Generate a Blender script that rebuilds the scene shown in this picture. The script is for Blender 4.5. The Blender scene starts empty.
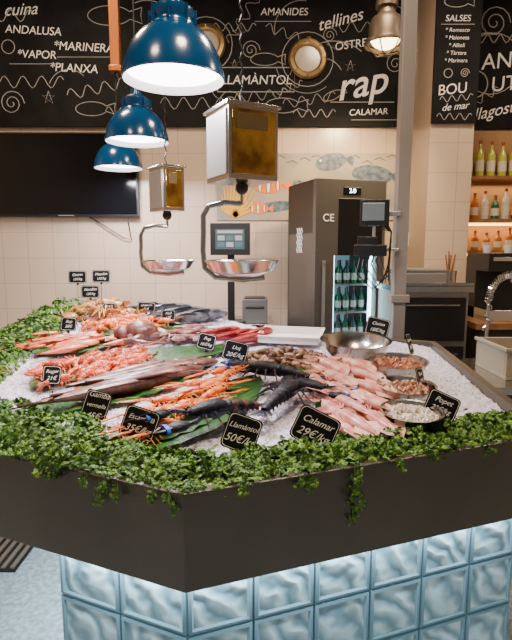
import bpy, math, random
from mathutils import Vector, Matrix, noise
R = random.Random(7)
V = Vector
def T(x, y=0, z=0): return Matrix.Translation(V((x, y, z)))
def RX(a): return Matrix.Rotation(math.radians(a), 4, 'X')
def RY(a): return Matrix.Rotation(math.radians(a), 4, 'Y')
def RZ(a): return Matrix.Rotation(math.radians(a), 4, 'Z')
def SC(s): return Matrix.Diagonal((s, s, s, 1))

# ------------------------------------------------------------ materials
def base(name):
    m = bpy.data.materials.new(name); m.use_nodes = True
    return m, m.node_tree.nodes, m.node_tree.links, m.node_tree.nodes['Principled BSDF']

def mat(name, col, rough=.5, metal=0, col2=None, sc=8, bump=0, bsc=40, em=None, es=0, coat=0, trans=0, ior=1.45, lo=.4, hi=.62, spec=.5):
    m, N, L, b = base(name)
    b.inputs['Base Color'].default_value = (*col, 1)
    b.inputs['Roughness'].default_value = rough
    b.inputs['Metallic'].default_value = metal
    b.inputs['Coat Weight'].default_value = coat
    b.inputs['Coat Roughness'].default_value = .12
    b.inputs['Specular IOR Level'].default_value = spec
    b.inputs['Transmission Weight'].default_value = trans
    b.inputs['IOR'].default_value = ior
    if em:
        b.inputs['Emission Color'].default_value = (*em, 1)
        b.inputs['Emission Strength'].default_value = es
    tc = N.new('ShaderNodeTexCoord')
    if col2:
        t = N.new('ShaderNodeTexNoise'); t.inputs['Scale'].default_value = sc; t.inputs['Detail'].default_value = 5
        L.new(tc.outputs['Object'], t.inputs['Vector'])
        r = N.new('ShaderNodeValToRGB')
        r.color_ramp.elements[0].position = lo; r.color_ramp.elements[0].color = (*col, 1)
        r.color_ramp.elements[1].position = hi; r.color_ramp.elements[1].color = (*col2, 1)
        L.new(t.outputs['Fac'], r.inputs['Fac']); L.new(r.outputs['Color'], b.inputs['Base Color'])
    if bump:
        t = N.new('ShaderNodeTexNoise'); t.inputs['Scale'].default_value = bsc; t.inputs['Detail'].default_value = 4
        L.new(tc.outputs['Object'], t.inputs['Vector'])
        bp = N.new('ShaderNodeBump'); bp.inputs['Strength'].default_value = bump; bp.inputs['Distance'].default_value = .01
        L.new(t.outputs['Fac'], bp.inputs['Height']); L.new(bp.outputs['Normal'], b.inputs['Normal'])
    return m

def tilemat(name, c1, c2, cm, w, h, mortar, ax='XZ', rough=.25, nsc=3):
    m, N, L, b = base(name)
    tc = N.new('ShaderNodeTexCoord'); s = N.new('ShaderNodeSeparateXYZ'); c = N.new('ShaderNodeCombineXYZ')
    L.new(tc.outputs['Object'], s.inputs[0])
    L.new(s.outputs[ax[0]], c.inputs['X']); L.new(s.outputs[ax[1]], c.inputs['Y'])
    t = N.new('ShaderNodeTexBrick'); t.offset = 0; t.squash = 1
    t.inputs['Color1'].default_value = (*c1, 1); t.inputs['Color2'].default_value = (*c2, 1); t.inputs['Mortar'].default_value = (*cm, 1)
    t.inputs['Scale'].default_value = 1; t.inputs['Brick Width'].default_value = w; t.inputs['Row Height'].default_value = h
    t.inputs['Mortar Size'].default_value = mortar; t.inputs['Mortar Smooth'].default_value = .3
    L.new(c.outputs[0], t.inputs['Vector'])
    L.new(t.outputs['Color'], b.inputs['Base Color'])
    b.inputs['Roughness'].default_value = rough
    inv = N.new('ShaderNodeMath'); inv.operation = 'SUBTRACT'; inv.inputs[0].default_value = 1
    L.new(t.outputs['Fac'], inv.inputs[1])
    bp = N.new('ShaderNodeBump'); bp.inputs['Strength'].default_value = .4; bp.inputs['Distance'].default_value = .003
    L.new(inv.outputs[0], bp.inputs['Height']); L.new(bp.outputs['Normal'], b.inputs['Normal'])
    return m

# ------------------------------------------------------------ mesh builder
class MB:
    def __init__(s): s.v = []; s.f = []; s.m = []; s.T = Matrix()
    def add(s, vs, fs, mi=0, M=None):
        o = len(s.v); t = s.T @ M if M is not None else s.T
        s.v.extend([t @ V(p) for p in vs]); s.f.extend([tuple(i + o for i in f) for f in fs]); s.m.extend([mi] * len(fs))
    def box(s, a, b, mi=0, M=None):
        x0, y0, z0 = a; x1, y1, z1 = b
        s.add([(x0,y0,z0),(x1,y0,z0),(x1,y1,z0),(x0,y1,z0),(x0,y0,z1),(x1,y0,z1),(x1,y1,z1),(x0,y1,z1)],
              [(0,3,2,1),(4,5,6,7),(0,1,5,4),(1,2,6,5),(2,3,7,6),(3,0,4,7)], mi, M)
    def tube(s, pts, rad, seg=8, mi=0, M=None, up=(0,0,1), caps=True):
        pts = [V(p) for p in pts]; n = len(pts)
        if not isinstance(rad, (list, tuple)): rad = [rad] * n
        vs = []; fs = []; up = V(up)
        for i, p in enumerate(pts):
            t = (pts[min(i+1, n-1)] - pts[max(i-1, 0)]).normalized()
            u = up if abs(t.dot(up)) < .97 else V((0, 1, 0)) if abs(t.y) < .9 else V((1, 0, 0))
            sd = t.cross(u).normalized(); uu = sd.cross(t).normalized()
            r = rad[i]; a, b = r if isinstance(r, (list, tuple)) else (r, r)
            for k in range(seg):
                an = 2 * math.pi * k / seg
                vs.append(p + sd * (a * math.cos(an)) + uu * (b * math.sin(an)))
        for i in range(n - 1):
            for k in range(seg):
                k2 = (k + 1) % seg
                fs.append((i*seg+k, i*seg+k2, (i+1)*seg+k2, (i+1)*seg+k))
        if caps:
            fs.append(tuple(reversed(range(seg)))); fs.append(tuple((n-1)*seg+k for k in range(seg)))
        s.add(vs, fs, mi, M)
    def lathe(s, prof, seg=32, mi=0, M=None):
        vs = []; fs = []; n = len(prof)
        for r, z in prof:
            for k in range(seg):
                a = 2 * math.pi * k / seg; vs.append((max(r, 1e-4) * math.cos(a), max(r, 1e-4) * math.sin(a), z))
        for i in range(n - 1):
            for k in range(seg):
                k2 = (k + 1) % seg; fs.append((i*seg+k, i*seg+k2, (i+1)*seg+k2, (i+1)*seg+k))
        s.add(vs, fs, mi, M)
    def ell(s, c, r, mi=0, seg=8, rings=6, M=None):
        prof = []
        for i in range(rings + 1):
            a = -math.pi / 2 + math.pi * i / rings; prof.append((math.cos(a), math.sin(a)))
        m2 = T(*c) @ Matrix.Diagonal((r[0], r[1], r[2], 1))
        if M is not None: m2 = M @ m2
        s.lathe(prof, seg, mi, m2)
    def poly(s, pts, th=.002, mi=0, M=None):
        n = len(pts)
        vs = [(x, y, 0) for x, y in pts] + [(x, y, th) for x, y in pts]
        fs = [tuple(reversed(range(n))), tuple(range(n, 2*n))] + [(i, (i+1) % n, n+(i+1) % n, n+i) for i in range(n)]
        s.add(vs, fs, mi, M)
    def build(s, name, mats, parent=None, smooth=True, bevel=0, keep0=False):
        if keep0: o = V((0, 0, 0))
        else:
            xs = [p.x for p in s.v]; ys = [p.y for p in s.v]; zs = [p.z for p in s.v]
            o = V(((min(xs)+max(xs))/2, (min(ys)+max(ys))/2, min(zs)))
        me = bpy.data.meshes.new(name)
        me.from_pydata([tuple(p - o) for p in s.v], [], s.f)
        for m in mats: me.materials.append(m)
        me.polygons.foreach_set('material_index', s.m)
        me.polygons.foreach_set('use_smooth', [smooth] * len(s.f))
        me.update()
        if smooth:
            try: me.set_sharp_from_angle(angle=math.radians(42))
            except Exception: pass
        ob = bpy.data.objects.new(name, me); bpy.context.collection.objects.link(ob)
        ob.location = o
        if bevel:
            bv = ob.modifiers.new('bevel', 'BEVEL'); bv.width = bevel; bv.segments = 2; bv.limit_method = 'ANGLE'
        if parent: par(ob, parent)
        return ob
def par(ob, p):
    ob.parent = p; ob.matrix_parent_inverse = Matrix.Translation(-p.location)
def text(parent, s, M, size, m, shear=.25, extrude=.0006, name='lettering', align='CENTER', off=0):
    c = bpy.data.curves.new(name, 'FONT'); c.body = s; c.size = size; c.shear = shear; c.extrude = extrude; c.offset = off
    c.align_x = align; c.align_y = 'CENTER'; c.materials.append(m)
    o = bpy.data.objects.new(name, c); bpy.context.collection.objects.link(o)
    par(o, parent); o.matrix_basis = M
    return o
def light(name, kind, loc, energy, col, parent=None, size=.2, size_y=None, rot=(0,0,0), spot=None, blend=.5):
    l = bpy.data.lights.new(name, kind); l.energy = energy; l.color = col
    if kind == 'AREA':
        l.shape = 'RECTANGLE' if size_y else 'DISK'; l.size = size
        if size_y: l.size_y = size_y
    elif kind == 'SPOT':
        l.shadow_soft_size = size; l.spot_size = math.radians(spot); l.spot_blend = blend
    else: l.shadow_soft_size = size
    o = bpy.data.objects.new(name, l); bpy.context.collection.objects.link(o)
    if parent: par(o, parent)
    o.location = loc; o.rotation_euler = [math.radians(a) for a in rot]
    return o

# ------------------------------------------------------------ palette
M_tile = tilemat('cream_tile', (.58,.445,.33), (.555,.425,.315), (.43,.32,.23), .25, .25, .004)
M_tile_side = tilemat('cream_tile_side', (.58,.445,.33), (.555,.425,.315), (.43,.32,.23), .25, .25, .004, 'YZ')
M_floor = mat('floor_concrete', (.26,.33,.36), .4, col2=(.46,.55,.58), sc=38, bump=.15, bsc=80)
M_plaster = mat('dark_ceiling', (.05,.045,.04), .8)
M_chalkb = mat('chalkboard', (.005,.005,.0055), .7, col2=(.010,.010,.010), sc=4, spec=.2)
M_chalk = mat('chalk', (.85,.82,.76), .9)
M_chalkdim = mat('chalk_dim', (.42,.40,.37), .9)
M_rim = mat('bronze_grey_metal', (.105,.090,.075), .30, .5, col2=(.125,.108,.09), sc=2)
M_steel = mat('stainless', (.60,.58,.55), .2, 1, bump=.03, bsc=60)
M_steel2 = mat('brushed_steel', (.42,.40,.38), .4, .8)
M_chrome = mat('chrome', (.75,.75,.75), .08, 1)
M_warmrefl = mat('warm_reflection', (.90,.60,.16), .10, 1, col2=(.30,.17,.06), sc=7)  # mirror steel face; warm reflections painted in as gold colour
M_black = mat('black_plastic', (.012,.012,.013), .35)
M_blackgl = mat('black_gloss', (.004,.004,.005), .12)
M_white = mat('white_plastic', (.8,.78,.74), .4)
M_copper = mat('copper', (.55,.18,.05), .35, .8)
M_wood = mat('wood', (.22,.10,.04), .5, col2=(.32,.16,.07), sc=9)
M_blue = mat('blue_enamel', (.004,.062,.18), .2, 0, coat=.5)
M_lens = mat('lamp_diffuser', (1,1,1), .4, em=(.95,.93,1), es=12)
M_ice = mat('crushed_ice', (.72,.70,.90), .28, col2=(.94,.92,1.0), sc=60, bump=.9, bsc=130)  # lavender lamp glow mixed into the white ice colour
M_p1 = mat('parsley_light', (.15,.29,.03), .5)
M_p2 = mat('parsley_mid', (.08,.19,.02), .5)
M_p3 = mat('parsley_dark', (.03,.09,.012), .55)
M_stem = mat('parsley_stem', (.16,.30,.07), .5)
M_leaf = mat('banana_leaf', (.010,.065,.010), .4, col2=(.025,.12,.016), sc=25, bump=.3, bsc=60)
M_label = mat('label_board', (.008,.008,.009), .5, spec=.2)
M_eye = mat('eye_black', (.005,.005,.005), .1)

# ------------------------------------------------------------ room
def simple(name, a, b, m, **k):
    mb = MB(); mb.box(a, b); return mb.build(name, [m], smooth=False, keep0=True, **k)
simple('floor', (-3.7, -2.2, -.1), (3.9, 5.3, 0), M_floor)
simple('ceiling', (-3.7, -2.2, 4.1), (3.9, 5.3, 4.2), M_plaster)
wb = simple('wall_back', (-3.7, 5.1, 0), (3.9, 5.25, 4.1), M_tile)
simple('wall_left', (-3.7, -2.2, 0), (-3.55, 5.1, 4.1), M_tile_side)
simple('wall_right', (3.75, -2.2, 0), (3.9, 5.1, 4.1), M_tile_side)
simple('column', (1.50, 4.6, 0), (1.88, 5.1, 4.1), M_tile)
WT = lambda x, y, z, r=0: T(x, y, z) @ RX(90) @ RZ(r)

# chalkboards ------------------------------------------------
def doodle(mb, kind, cx, cz, s, y, w=.004, rot=0):
    pts = []
    if kind == 'wave':
        pts = [(-s + 2*s*i/24, .18*s*math.sin(i*.9)) for i in range(25)]
    elif kind == 'spiral':
        pts = [(s*(1-i/30)*math.cos(i*.5), s*(1-i/30)*math.sin(i*.5)) for i in range(28)]
    elif kind == 'circle':
        pts = [(s*math.cos(i*math.pi/12), s*math.sin(i*math.pi/12)) for i in range(25)]
    elif kind == 'fish':
        pts = [(s*math.cos(a*.1)*1.0, .42*s*math.sin(a*.1)) for a in range(4, 60)]
        pts = [(s*1.5, .35*s)] + pts + [(s*1.5, -.35*s), (s*1.45, .0), (s*1.5, .35*s)]
    elif kind == 'box':
        pts = [(-s,-.3*s),(s,-.3*s),(s,.3*s),(-s,.3*s),(-s,-.3*s)]
    elif kind == 'line':
        pts = [(-s,0),(s,0)]
    elif kind == 'shell':
        for k in range(7):
            a = math.radians(30+20*k); pts += [(0,0),(s*math.cos(a), s*math.sin(a))]
    elif kind == 'arc':
        pts = [(s*math.cos(i*.13), s*math.sin(i*.13)) for i in range(16)]
    elif kind == 'star':
        for k in range(6):
            a = k*2*math.pi*2/5; pts.append((s*math.sin(a), s*math.cos(a)))
    c, d = math.cos(rot), math.sin(rot)
    mb.tube([(cx + p[0]*c - p[1]*d, y, cz + p[0]*d + p[1]*c) for p in pts], w, 4, 0, up=(0, 1, 0))
def board(name, x0, x1, z0, z1, y, words, doods):
    mb = MB(); mb.box((x0, y, z0), (x1, y+.03, z1))
    b = mb.build(name, [M_chalkb], smooth=False)
    for wd in words:
        s, x, z, size = wd[:4]; r = wd[4] if len(wd) > 4 else 0; sh = wd[5] if len(wd) > 5 else .12
        text(b, s, WT(x, y-.002, z, r), size, M_chalk, shear=sh, off=wd[6] if len(wd) > 6 else 0)
    mb = MB()
    for d in doods: doodle(mb, d[0], d[1], d[2], d[3], y-.002, d[4] if len(d) > 4 else .0035, d[5] if len(d) > 5 else 0)
    mb.build('chalk_drawings', [M_chalkdim], parent=b)
    return b
dd = [('box',-.0,3.16,.36,.005),('wave',-.2,3.62,.2),('spiral',-.05,3.42,.09),('fish',.08,3.34,.13),('wave',.3,3.08,.15,.003,.4),
      ('shell',.75,3.42,.11),('arc',.62,3.15,.2,.004,.5),('fish',.25,2.93,.16),('wave',.55,2.86,.2),('spiral',1.3,3.3,.1),('circle',1.28,3.62,.09),
      ('arc',.1,3.85,.3,.003,.3),('wave',.95,3.62,.25,.003),('line',1.0,2.96,.3,.004),('line',1.12,2.80,.22,.003),('wave',-2.1,3.14,.3),
      ('fish',-1.35,3.72,.2),('spiral',-1.1,3.35,.14),('arc',-1.0,3.55,.3,.004),('wave',-1.5,3.08,.28,.004,.2),('shell',-.85,3.1,.16),
      ('circle',-.85,3.6,.11),('wave',-.6,2.95,.3,.003),('line',-2.05,3.3,.25,.003),('star',-1.95,3.0,.06),('fish',-1.55,2.9,.15),
      ('wave',-2.35,3.72,.3,.004),('spiral',-.25,2.95,.12),('arc',.42,3.6,.25,.003,1.4),('wave',.3,3.56,.22,.003,-.3),('star',.88,3.28,.05),
      ('line',.25,3.67,.26,.003),('wave',-.1,3.72,.28,.003,1.0),('circle',-.46,3.47,.24,.004),('circle',.48,3.34,.24,.004),('shell',-.7,3.85,.12),
      ('arc',-.46,3.47,.30,.003,2.4),('arc',.48,3.34,.30,.003,3.4),('wave',.5,2.98,.25,.003,.15),('fish',.72,3.02,.09,.003,.4),('star',.02,2.92,.05),
      ('wave',-1.2,2.88,.22,.003),('spiral',-2.3,2.95,.12),('arc',-1.75,3.05,.2,.003,.8),('shell',-.15,3.55,.08),('wave',1.25,3.75,.18,.003,.5),('line',-1.6,3.36,.25,.003),('circle',-2.3,3.45,.06),
      ('arc',.72,3.08,.42,.004,.9),('wave',.05,3.02,.25,.003,.1),('spiral',.68,3.55,.07,.003),('star',-.2,3.3,.04,.003),('fish',-.75,3.3,.1,.003,.5),('arc',-.3,3.1,.12,.003,2.2)]
board('chalkboard_sign', -3.5, 1.47, 2.74, 4.08, 5.06,
      [('cuina', -2.17, 3.77, .15, 3, .4), ('ANDALUSA', -2.06, 3.59, .10, -3), ('*MARINERA', -1.60, 3.445, .105, -3), ('*VAPOR', -2.04, 3.38, .10, -2),
       ('*PLANXA', -1.70, 3.26, .105, -3), ('AMANIDES', .26, 3.75, .09), ('tellines', .77, 3.68, .15, 14, .4), ('OSTRES', .90, 3.47, .10, 8),
       ('LLAMÀNTOL', .0, 3.155, .115), ('rap', .98, 3.12, .36, 10, .35, .003), ('CALAMAR', 1.06, 2.87, .08, 2)], dd)
board('chalkboard_menu', 1.50, 1.88, 2.66, 4.08, 4.565,
      [('SALSES', 1.68, 3.49, .07), ('* Romesco', 1.68, 3.40, .045), ('* Maionesa', 1.68, 3.34, .045), ('* Allioli', 1.68, 3.28, .045), ('* Tàrtara', 1.68, 3.22, .045), ('* Marinera', 1.68, 3.16, .045),
       ('BOU', 1.66, 2.93, .12, 6), ('de mar', 1.69, 2.79, .08, 6, .4)],
      [('circle',1.62,3.06,.035),('line',1.68,3.445,.14,.003),('wave',1.69,2.71,.15,.003),('fish',1.66,3.62,.1),('spiral',1.76,3.06,.04,.003),('wave',1.7,2.86,.14,.003,.1)])
board('chalkboard_sign', 1.90, 3.7, 2.72, 4.08, 5.06,
      [('AN', 2.24, 3.32, .20, 5), ('UT', 2.32, 3.12, .19, 5), ('llagostí', 2.25, 2.88, .15, 12, .45), ('GAMBES', 2.7, 3.6, .16)],
      [('circle',2.05,3.12,.12,.006),('spiral',2.2,3.66,.15,.005),('wave',2.1,2.98,.2,.004,.5),('arc',2.15,3.35,.22,.006,1.2),('shell',2.5,2.85,.12),('wave',2.2,3.52,.2,.004),('circle',2.2,3.3,.27,.004)])

# portholes
M_brass = mat('brass', (.45,.30,.13), .3, .9)
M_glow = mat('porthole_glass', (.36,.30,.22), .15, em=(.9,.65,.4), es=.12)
for x, z in ((-.46, 3.47), (.48, 3.34)):
    mb = MB()
    mb.lathe([(.115,0),(.175,0),(.18,.02),(.165,.045),(.135,.05),(.118,.035),(.115,0)], 40, 0)
    mb.lathe([(0,.012),(.12,.012)], 40, 1)
    for k in range(8): mb.ell((.15*math.cos(k*.785), .15*math.sin(k*.785), .05), (.01,.01,.007), 0)
    b = MB(); mm = T(x, 5.058, z) @ RX(90)
    b.v = [mm @ p for p in mb.v]; b.f = mb.f; b.m = mb.m
    b.build('porthole', [M_brass, M_glow])

# fish mural on tiles
mb = MB(); y = 5.086
Mm = [mat('mural_ground', (.40,.33,.25), .4, col2=(.27,.25,.22), sc=3), mat('mural_orange', (.80,.20,.015), .4), mat('mural_white', (.8,.76,.68), .4),
      mat('mural_black', (.02,.02,.02), .4), mat('mural_blue', (.06,.09,.13), .4, col2=(.17,.21,.23), sc=20), mat('mural_yellow', (.75,.40,.02), .4)]
mb.box((-.38, y, 1.87), (1.42, 5.096, 2.50), 0)
def flat(pts, mi, k): mb.poly(pts, .0015, mi, T(0, y - .001*k, 0) @ RX(90))
def oval(cx, cz, rx, rz, mi, k, rot=0):
    c, s = math.cos(rot), math.sin(rot)
    flat([(cx + rx*math.cos(a*.35)*c - rz*math.sin(a*.35)*s, cz + rx*math.cos(a*.35)*s + rz*math.sin(a*.35)*c) for a in range(18)], mi, k)
def clown(cx, cz, s):
    oval(cx, cz, s, .5*s, 1, 2)
    flat([(cx+.9*s, cz), (cx+1.45*s, cz-.35*s), (cx+1.45*s, cz+.35*s)], 1, 2)
    for o, w, h in ((-.55,.10,.40),(0,.12,.49),(.6,.08,.37)):
        oval(cx+o*s, cz, (w+.05)*s, h*s, 3, 4); oval(cx+o*s, cz, w*s, h*s*.97, 2, 6)
    oval(cx-.78*s, cz+.1*s, .06*s, .06*s, 3, 7)
    oval(cx, cz+.5*s, .35*s, .15*s, 1, 1)
clown(.12, 2.20, .15); clown(.02, 1.98, .10); clown(-.12, 2.36, .07)
for k in range(13):
    a = math.radians(15 + 12*k)
    mb.tube([(-.2, y-.003, 1.9), (-.2+.13*math.cos(a), y-.003, 1.9+.18*math.sin(a)), (-.2+.20*math.cos(a)+.03, y-.003, 1.9+.40*math.sin(a))], [(.016,.003),(.012,.003),(.005,.002)], 6, 5, up=(0,1,0))
oval(.72, 2.42, .15, .08, 4, 2, .2); flat([(.84,2.45),(.95,2.49),(.93,2.38)], 4, 3); oval(.62, 2.43, .012, .012, 2, 5)
oval(1.12, 2.3, .20, .09, 4, 2, -.1); flat([(1.28,2.28),(1.4,2.38),(1.4,2.18)], 4, 3)
oval(.2, 2.0, .2, .05, 4, 1, .1); oval(.9, 2.06, .16, .05, 4, 2, .3); oval(.45, 2.2, .1, .04, 4, 2, -.3)
for k in range(14):
    x0 = -.3 + .12*k; zz = 2.44 + .03*math.sin(k*2.1)
    mb.tube([(x0, y-.002, zz), (x0+.05, y-.002, zz+.02), (x0+.1, y-.002, zz-.01)], .004, 4, 4, up=(0,1,0))
mb.build('fish_mural', Mm, smooth=False)

# TV
mb = MB(); mb.box((-2.50, 5.02, 1.90), (-1.13, 5.098, 2.68), 0); mb.box((-2.485, 5.015, 1.925), (-1.145, 5.022, 2.665), 1)
mb.box((-1.9, 5.01, 1.905), (-1.75, 5.02, 1.915), 2)
tv = mb.build('television', [M_black, M_blackgl, M_steel2], smooth=False)
mb = MB(); mb.tube([(-1.62,5.08,1.90),(-1.45,5.07,1.80),(-1.3,5.07,1.70),(-1.22,5.08,1.68),(-1.25,5.09,1.85)], .006, 6, 0)
mb.build('power_cable', [M_black], parent=tv)
# ------------------------------------------------------------ fridge (rotated)
FM = T(.48, 4.18, 0) @ RZ(18)
mb = MB(); mb.T = FM
W, D, Hh = .64, .60, 2.15
M_fr = mat('fridge_graphite', (.10,.093,.084), .35, .5)
M_led = mat('fridge_led', (1,1,1), .3, em=(.60,.90,1), es=9)
M_inner = mat('fridge_interior', (.16,.24,.28), .5, em=(.35,.65,.8), es=.35)
M_gl = mat('fridge_glass', (.85,.93,.95), .02, trans=1, ior=1.02)
mb.box((0,.06,.05),(.035,D,Hh),0); mb.box((W-.035,.06,.05),(W,D,Hh),0); mb.box((0,D-.03,.05),(W,D,Hh),0)
mb.box((0,.06,1.72),(W,D,Hh),0); mb.box((0,.06,.0),(W,D,.35),0)
mb.box((.035,D-.05,.35),(W-.035,D-.03,1.72),2)
mb.box((0,0,1.54),(W,.06,Hh),0); mb.box((0,0,.03),(W,.06,.42),0); mb.box((0,0,.42),(.17,.06,1.54),0); mb.box((W-.07,0,.42),(W,.06,1.54),0)
mb.box((.20,-.003,1.54),(W-.03,.0,2.0),4)
mb.box((.06,-.02,.9),(.085,-.005,1.5),3); mb.box((.06,-.02,.92),(.085,.0,.95),3); mb.box((.06,-.02,1.45),(.085,.0,1.48),3)
mb.box((.175,.062,.42),(.205,.085,1.54),1); mb.box((W-.10,.062,.42),(W-.075,.085,1.54),1)
for z in (.55,.80,1.04,1.28): mb.box((.17,.09,z),(W-.04,D-.06,z+.015),3)
mb.box((.24,-.006,2.03),(.40,0,2.09),4)
fr = mb.build('display_fridge', [M_fr, M_led, M_inner, M_steel2, M_blackgl], smooth=False, bevel=.004)
mb = MB(); mb.T = FM; mb.box((.17,.02,.42),(W-.07,.03,1.54)); mb.build('door_glass', [M_gl], parent=fr, smooth=False)
text(fr, 'CE', FM @ T(.11, -.004, 1.84) @ RX(90), .085, M_chalk, shear=0)
text(fr, '2.0', FM @ T(.32, -.008, 2.06) @ RX(90), .05, M_led, shear=0)
mb = MB(); mb.T = FM @ T(-.004, .32, 1.66)
for i in range(5):
    for j in range(7):
        if (i+j) % 2 == 0: mb.tube([(0,-.06+.025*i,.03*j-.10),(0,-.06+.025*i+.02,.03*j-.07)], .005, 4, 0)
        else: mb.tube([(0,-.06+.025*i+.02,.03*j-.10),(0,-.06+.025*i,.03*j-.07)], .005, 4, 0)
mb.build('panel_mark', [M_chalk], parent=fr)
def bottle(mb, M, h=.28, r=.036, mi=0, capmi=1, lab=2):
    mb.lathe([(0,0),(r,.0),(r,h*.55),(r*.85,h*.65),(r*.38,h*.76),(r*.34,h*.93)], 14, mi, M)
    mb.lathe([(r*.40,h*.90),(r*.40,h),(0,h)], 12, capmi, M)
    mb.lathe([(r*1.02,h*.15),(r*1.02,h*.45)], 14, lab, M)
M_bg = mat('bottle_green', (.015,.09,.035), .1, coat=.3); M_ba = mat('bottle_amber', (.40,.12,.015), .1, coat=.3)
M_bl = mat('bottle_label', (.6,.55,.42), .5); M_bc = mat('bottle_clear', (.50,.48,.42), .1, coat=.3); M_bd = mat('bottle_cap', (.25,.05,.03), .3)
M_by = mat('bottle_yellowgreen', (.42,.42,.05), .1, coat=.3)
M_bk = mat('bottle_dark', (.03,.05,.05), .1, coat=.3)
mb = MB(); mb.T = FM
for z in (.565,.815,1.055,1.295):
    for k in range(5):
        bottle(mb, T(.24+.075*k, .2, z), .20, .028, R.choice((0,1)), 3, 2)
        bottle(mb, T(.24+.075*k, .32, z), .20, .028, R.choice((0,1)), 3, 2)
mb.build('bottles', [M_bg, M_bk, M_bc, M_bd], parent=fr)

# ------------------------------------------------------------ bottle shelves right
mb = MB()
mb.box((1.90,5.06,1.30),(3.7,5.095,2.70),1)
for z in (1.55,1.84,2.23): mb.box((1.90,4.85,z),(3.7,5.06,z+.03),0)
mb.box((1.90,5.03,1.815),(3.7,5.05,1.838),2); mb.box((1.90,5.03,1.525),(3.7,5.05,1.548),2)
M_warmled = mat('warm_led', (1,1,1), .4, em=(1,.58,.18), es=7)
sh = mb.build('bottle_shelf', [M_wood, mat('shelf_back', (.34,.19,.085), .5), M_warmled], smooth=False)
light('shelf_light', 'AREA', (2.6, 4.98, 1.81), 5, (1,.6,.25), sh, 1.4, .05)
light('shelf_light', 'AREA', (2.6, 4.98, 2.20), 4, (1,.64,.32), sh, 1.4, .05)
mb = MB()
for k in range(13): bottle(mb, T(1.99+.105*k, 4.95, 2.26), R.uniform(.30,.34), .038, R.choice((0,4,0,4)), 3, 2)
for k in range(14): bottle(mb, T(1.97+.098*k, 4.95, 1.87), R.uniform(.22,.29), .036, R.choice((0,1,5,1)), 3, 2)
for k in range(12): bottle(mb, T(1.98+.11*k, 4.95, 1.58), R.uniform(.16,.22), .034, R.choice((1,5,1)), 3, 2)
mb.build('liquor_bottles', [M_bg, M_bc, M_bl, M_bd, M_by, M_ba], parent=sh)

# ------------------------------------------------------------ pendant lamps
def pendant(x, y, z):
    mb = MB(); M = T(x, y, z)
    mb.lathe([(.200,0),(.206,.004),(.204,.018),(.196,.05),(.183,.09),(.160,.135),(.128,.172),(.095,.195),(.085,.205),(.082,.225),(.088,.235),(.085,.262),(.060,.282),(.036,.290),(.032,.325),(.0,.33)], 48, 0, M)
    mb.lathe([(.200,0),(.190,.02),(.180,.05),(.150,.12),(.1,.17),(0,.18)], 48, 2, M)
    mb.lathe([(.186,.032),(.12,.028),(0,.026)], 48, 1, M)
    for k in range(8):
        a = k*math.pi/4; mb.box((-.003,.075,.20),(.003,.096,.262),0, M @ RZ(math.degrees(a)))
    mb.tube([(x,y,z+.32),(x,y,4.1)], .005, 8, 3)
    mb.lathe([(0,4.1),(.05,4.1),(.04,4.06),(0,4.05)], 20, 3, T(x,y,0))
    o = mb.build('pendant_lamp', [M_blue, M_lens, M_white, M_black])
    light('lamp_light', 'AREA', (x, y, z-.003), 38, (.94,.91,1), o, .34)
pendant(-.33, 2.17, 2.265); pendant(-.77, 3.45, 2.28); pendant(-1.17, 4.5, 2.27)

# industrial pendant top right
mb = MB(); x, y, z = .95, 4.0, 3.07
mb.lathe([(.15,0),(.155,.015),(.15,.03),(.13,.035),(.125,.07),(.12,.15),(.10,.19),(.07,.21),(.06,.25),(.08,.26),(.08,.30),(.05,.32),(.03,.38),(0,.39)], 32, 0, T(x,y,z))
mb.lathe([(0,-.03),(.05,-.025),(.09,.0),(.11,.03)], 24, 1, T(x,y,z+.01))
for k in range(6): mb.tube([(x+.14*math.cos(k*1.047), y+.14*math.sin(k*1.047), z+.01),(x+.09*math.cos(k*1.047), y+.09*math.sin(k*1.047), z-.05),(x,y,z-.07)], .005, 6, 0)
mb.tube([(x,y,z+.38),(x,y,4.1)], .012, 8, 0)
o = mb.build('industrial_pendant_lamp', [mat('aged_metal', (.12,.09,.065), .45, .7), mat('warm_bulb', (1,1,1), .4, em=(1,.75,.4), es=9)])
light('lamp_light', 'SPOT', (x-.02, y, z-.08), 230, (1,.72,.40), o, .08, rot=(42, 0, 12), spot=100, blend=.9)

# copper hanging duct
mb = MB(); mb.box((-1.07,3.98,2.92),(-1.0,4.04,4.1),0); mb.box((-1.08,3.97,2.89),(-.99,4.05,2.93),0); mb.tube([(-1.035,4.01,2.90),(-1.03,4.01,2.84)],.015,8,1)
mb.build('copper_duct', [M_copper, M_black], bevel=.004)

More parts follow.
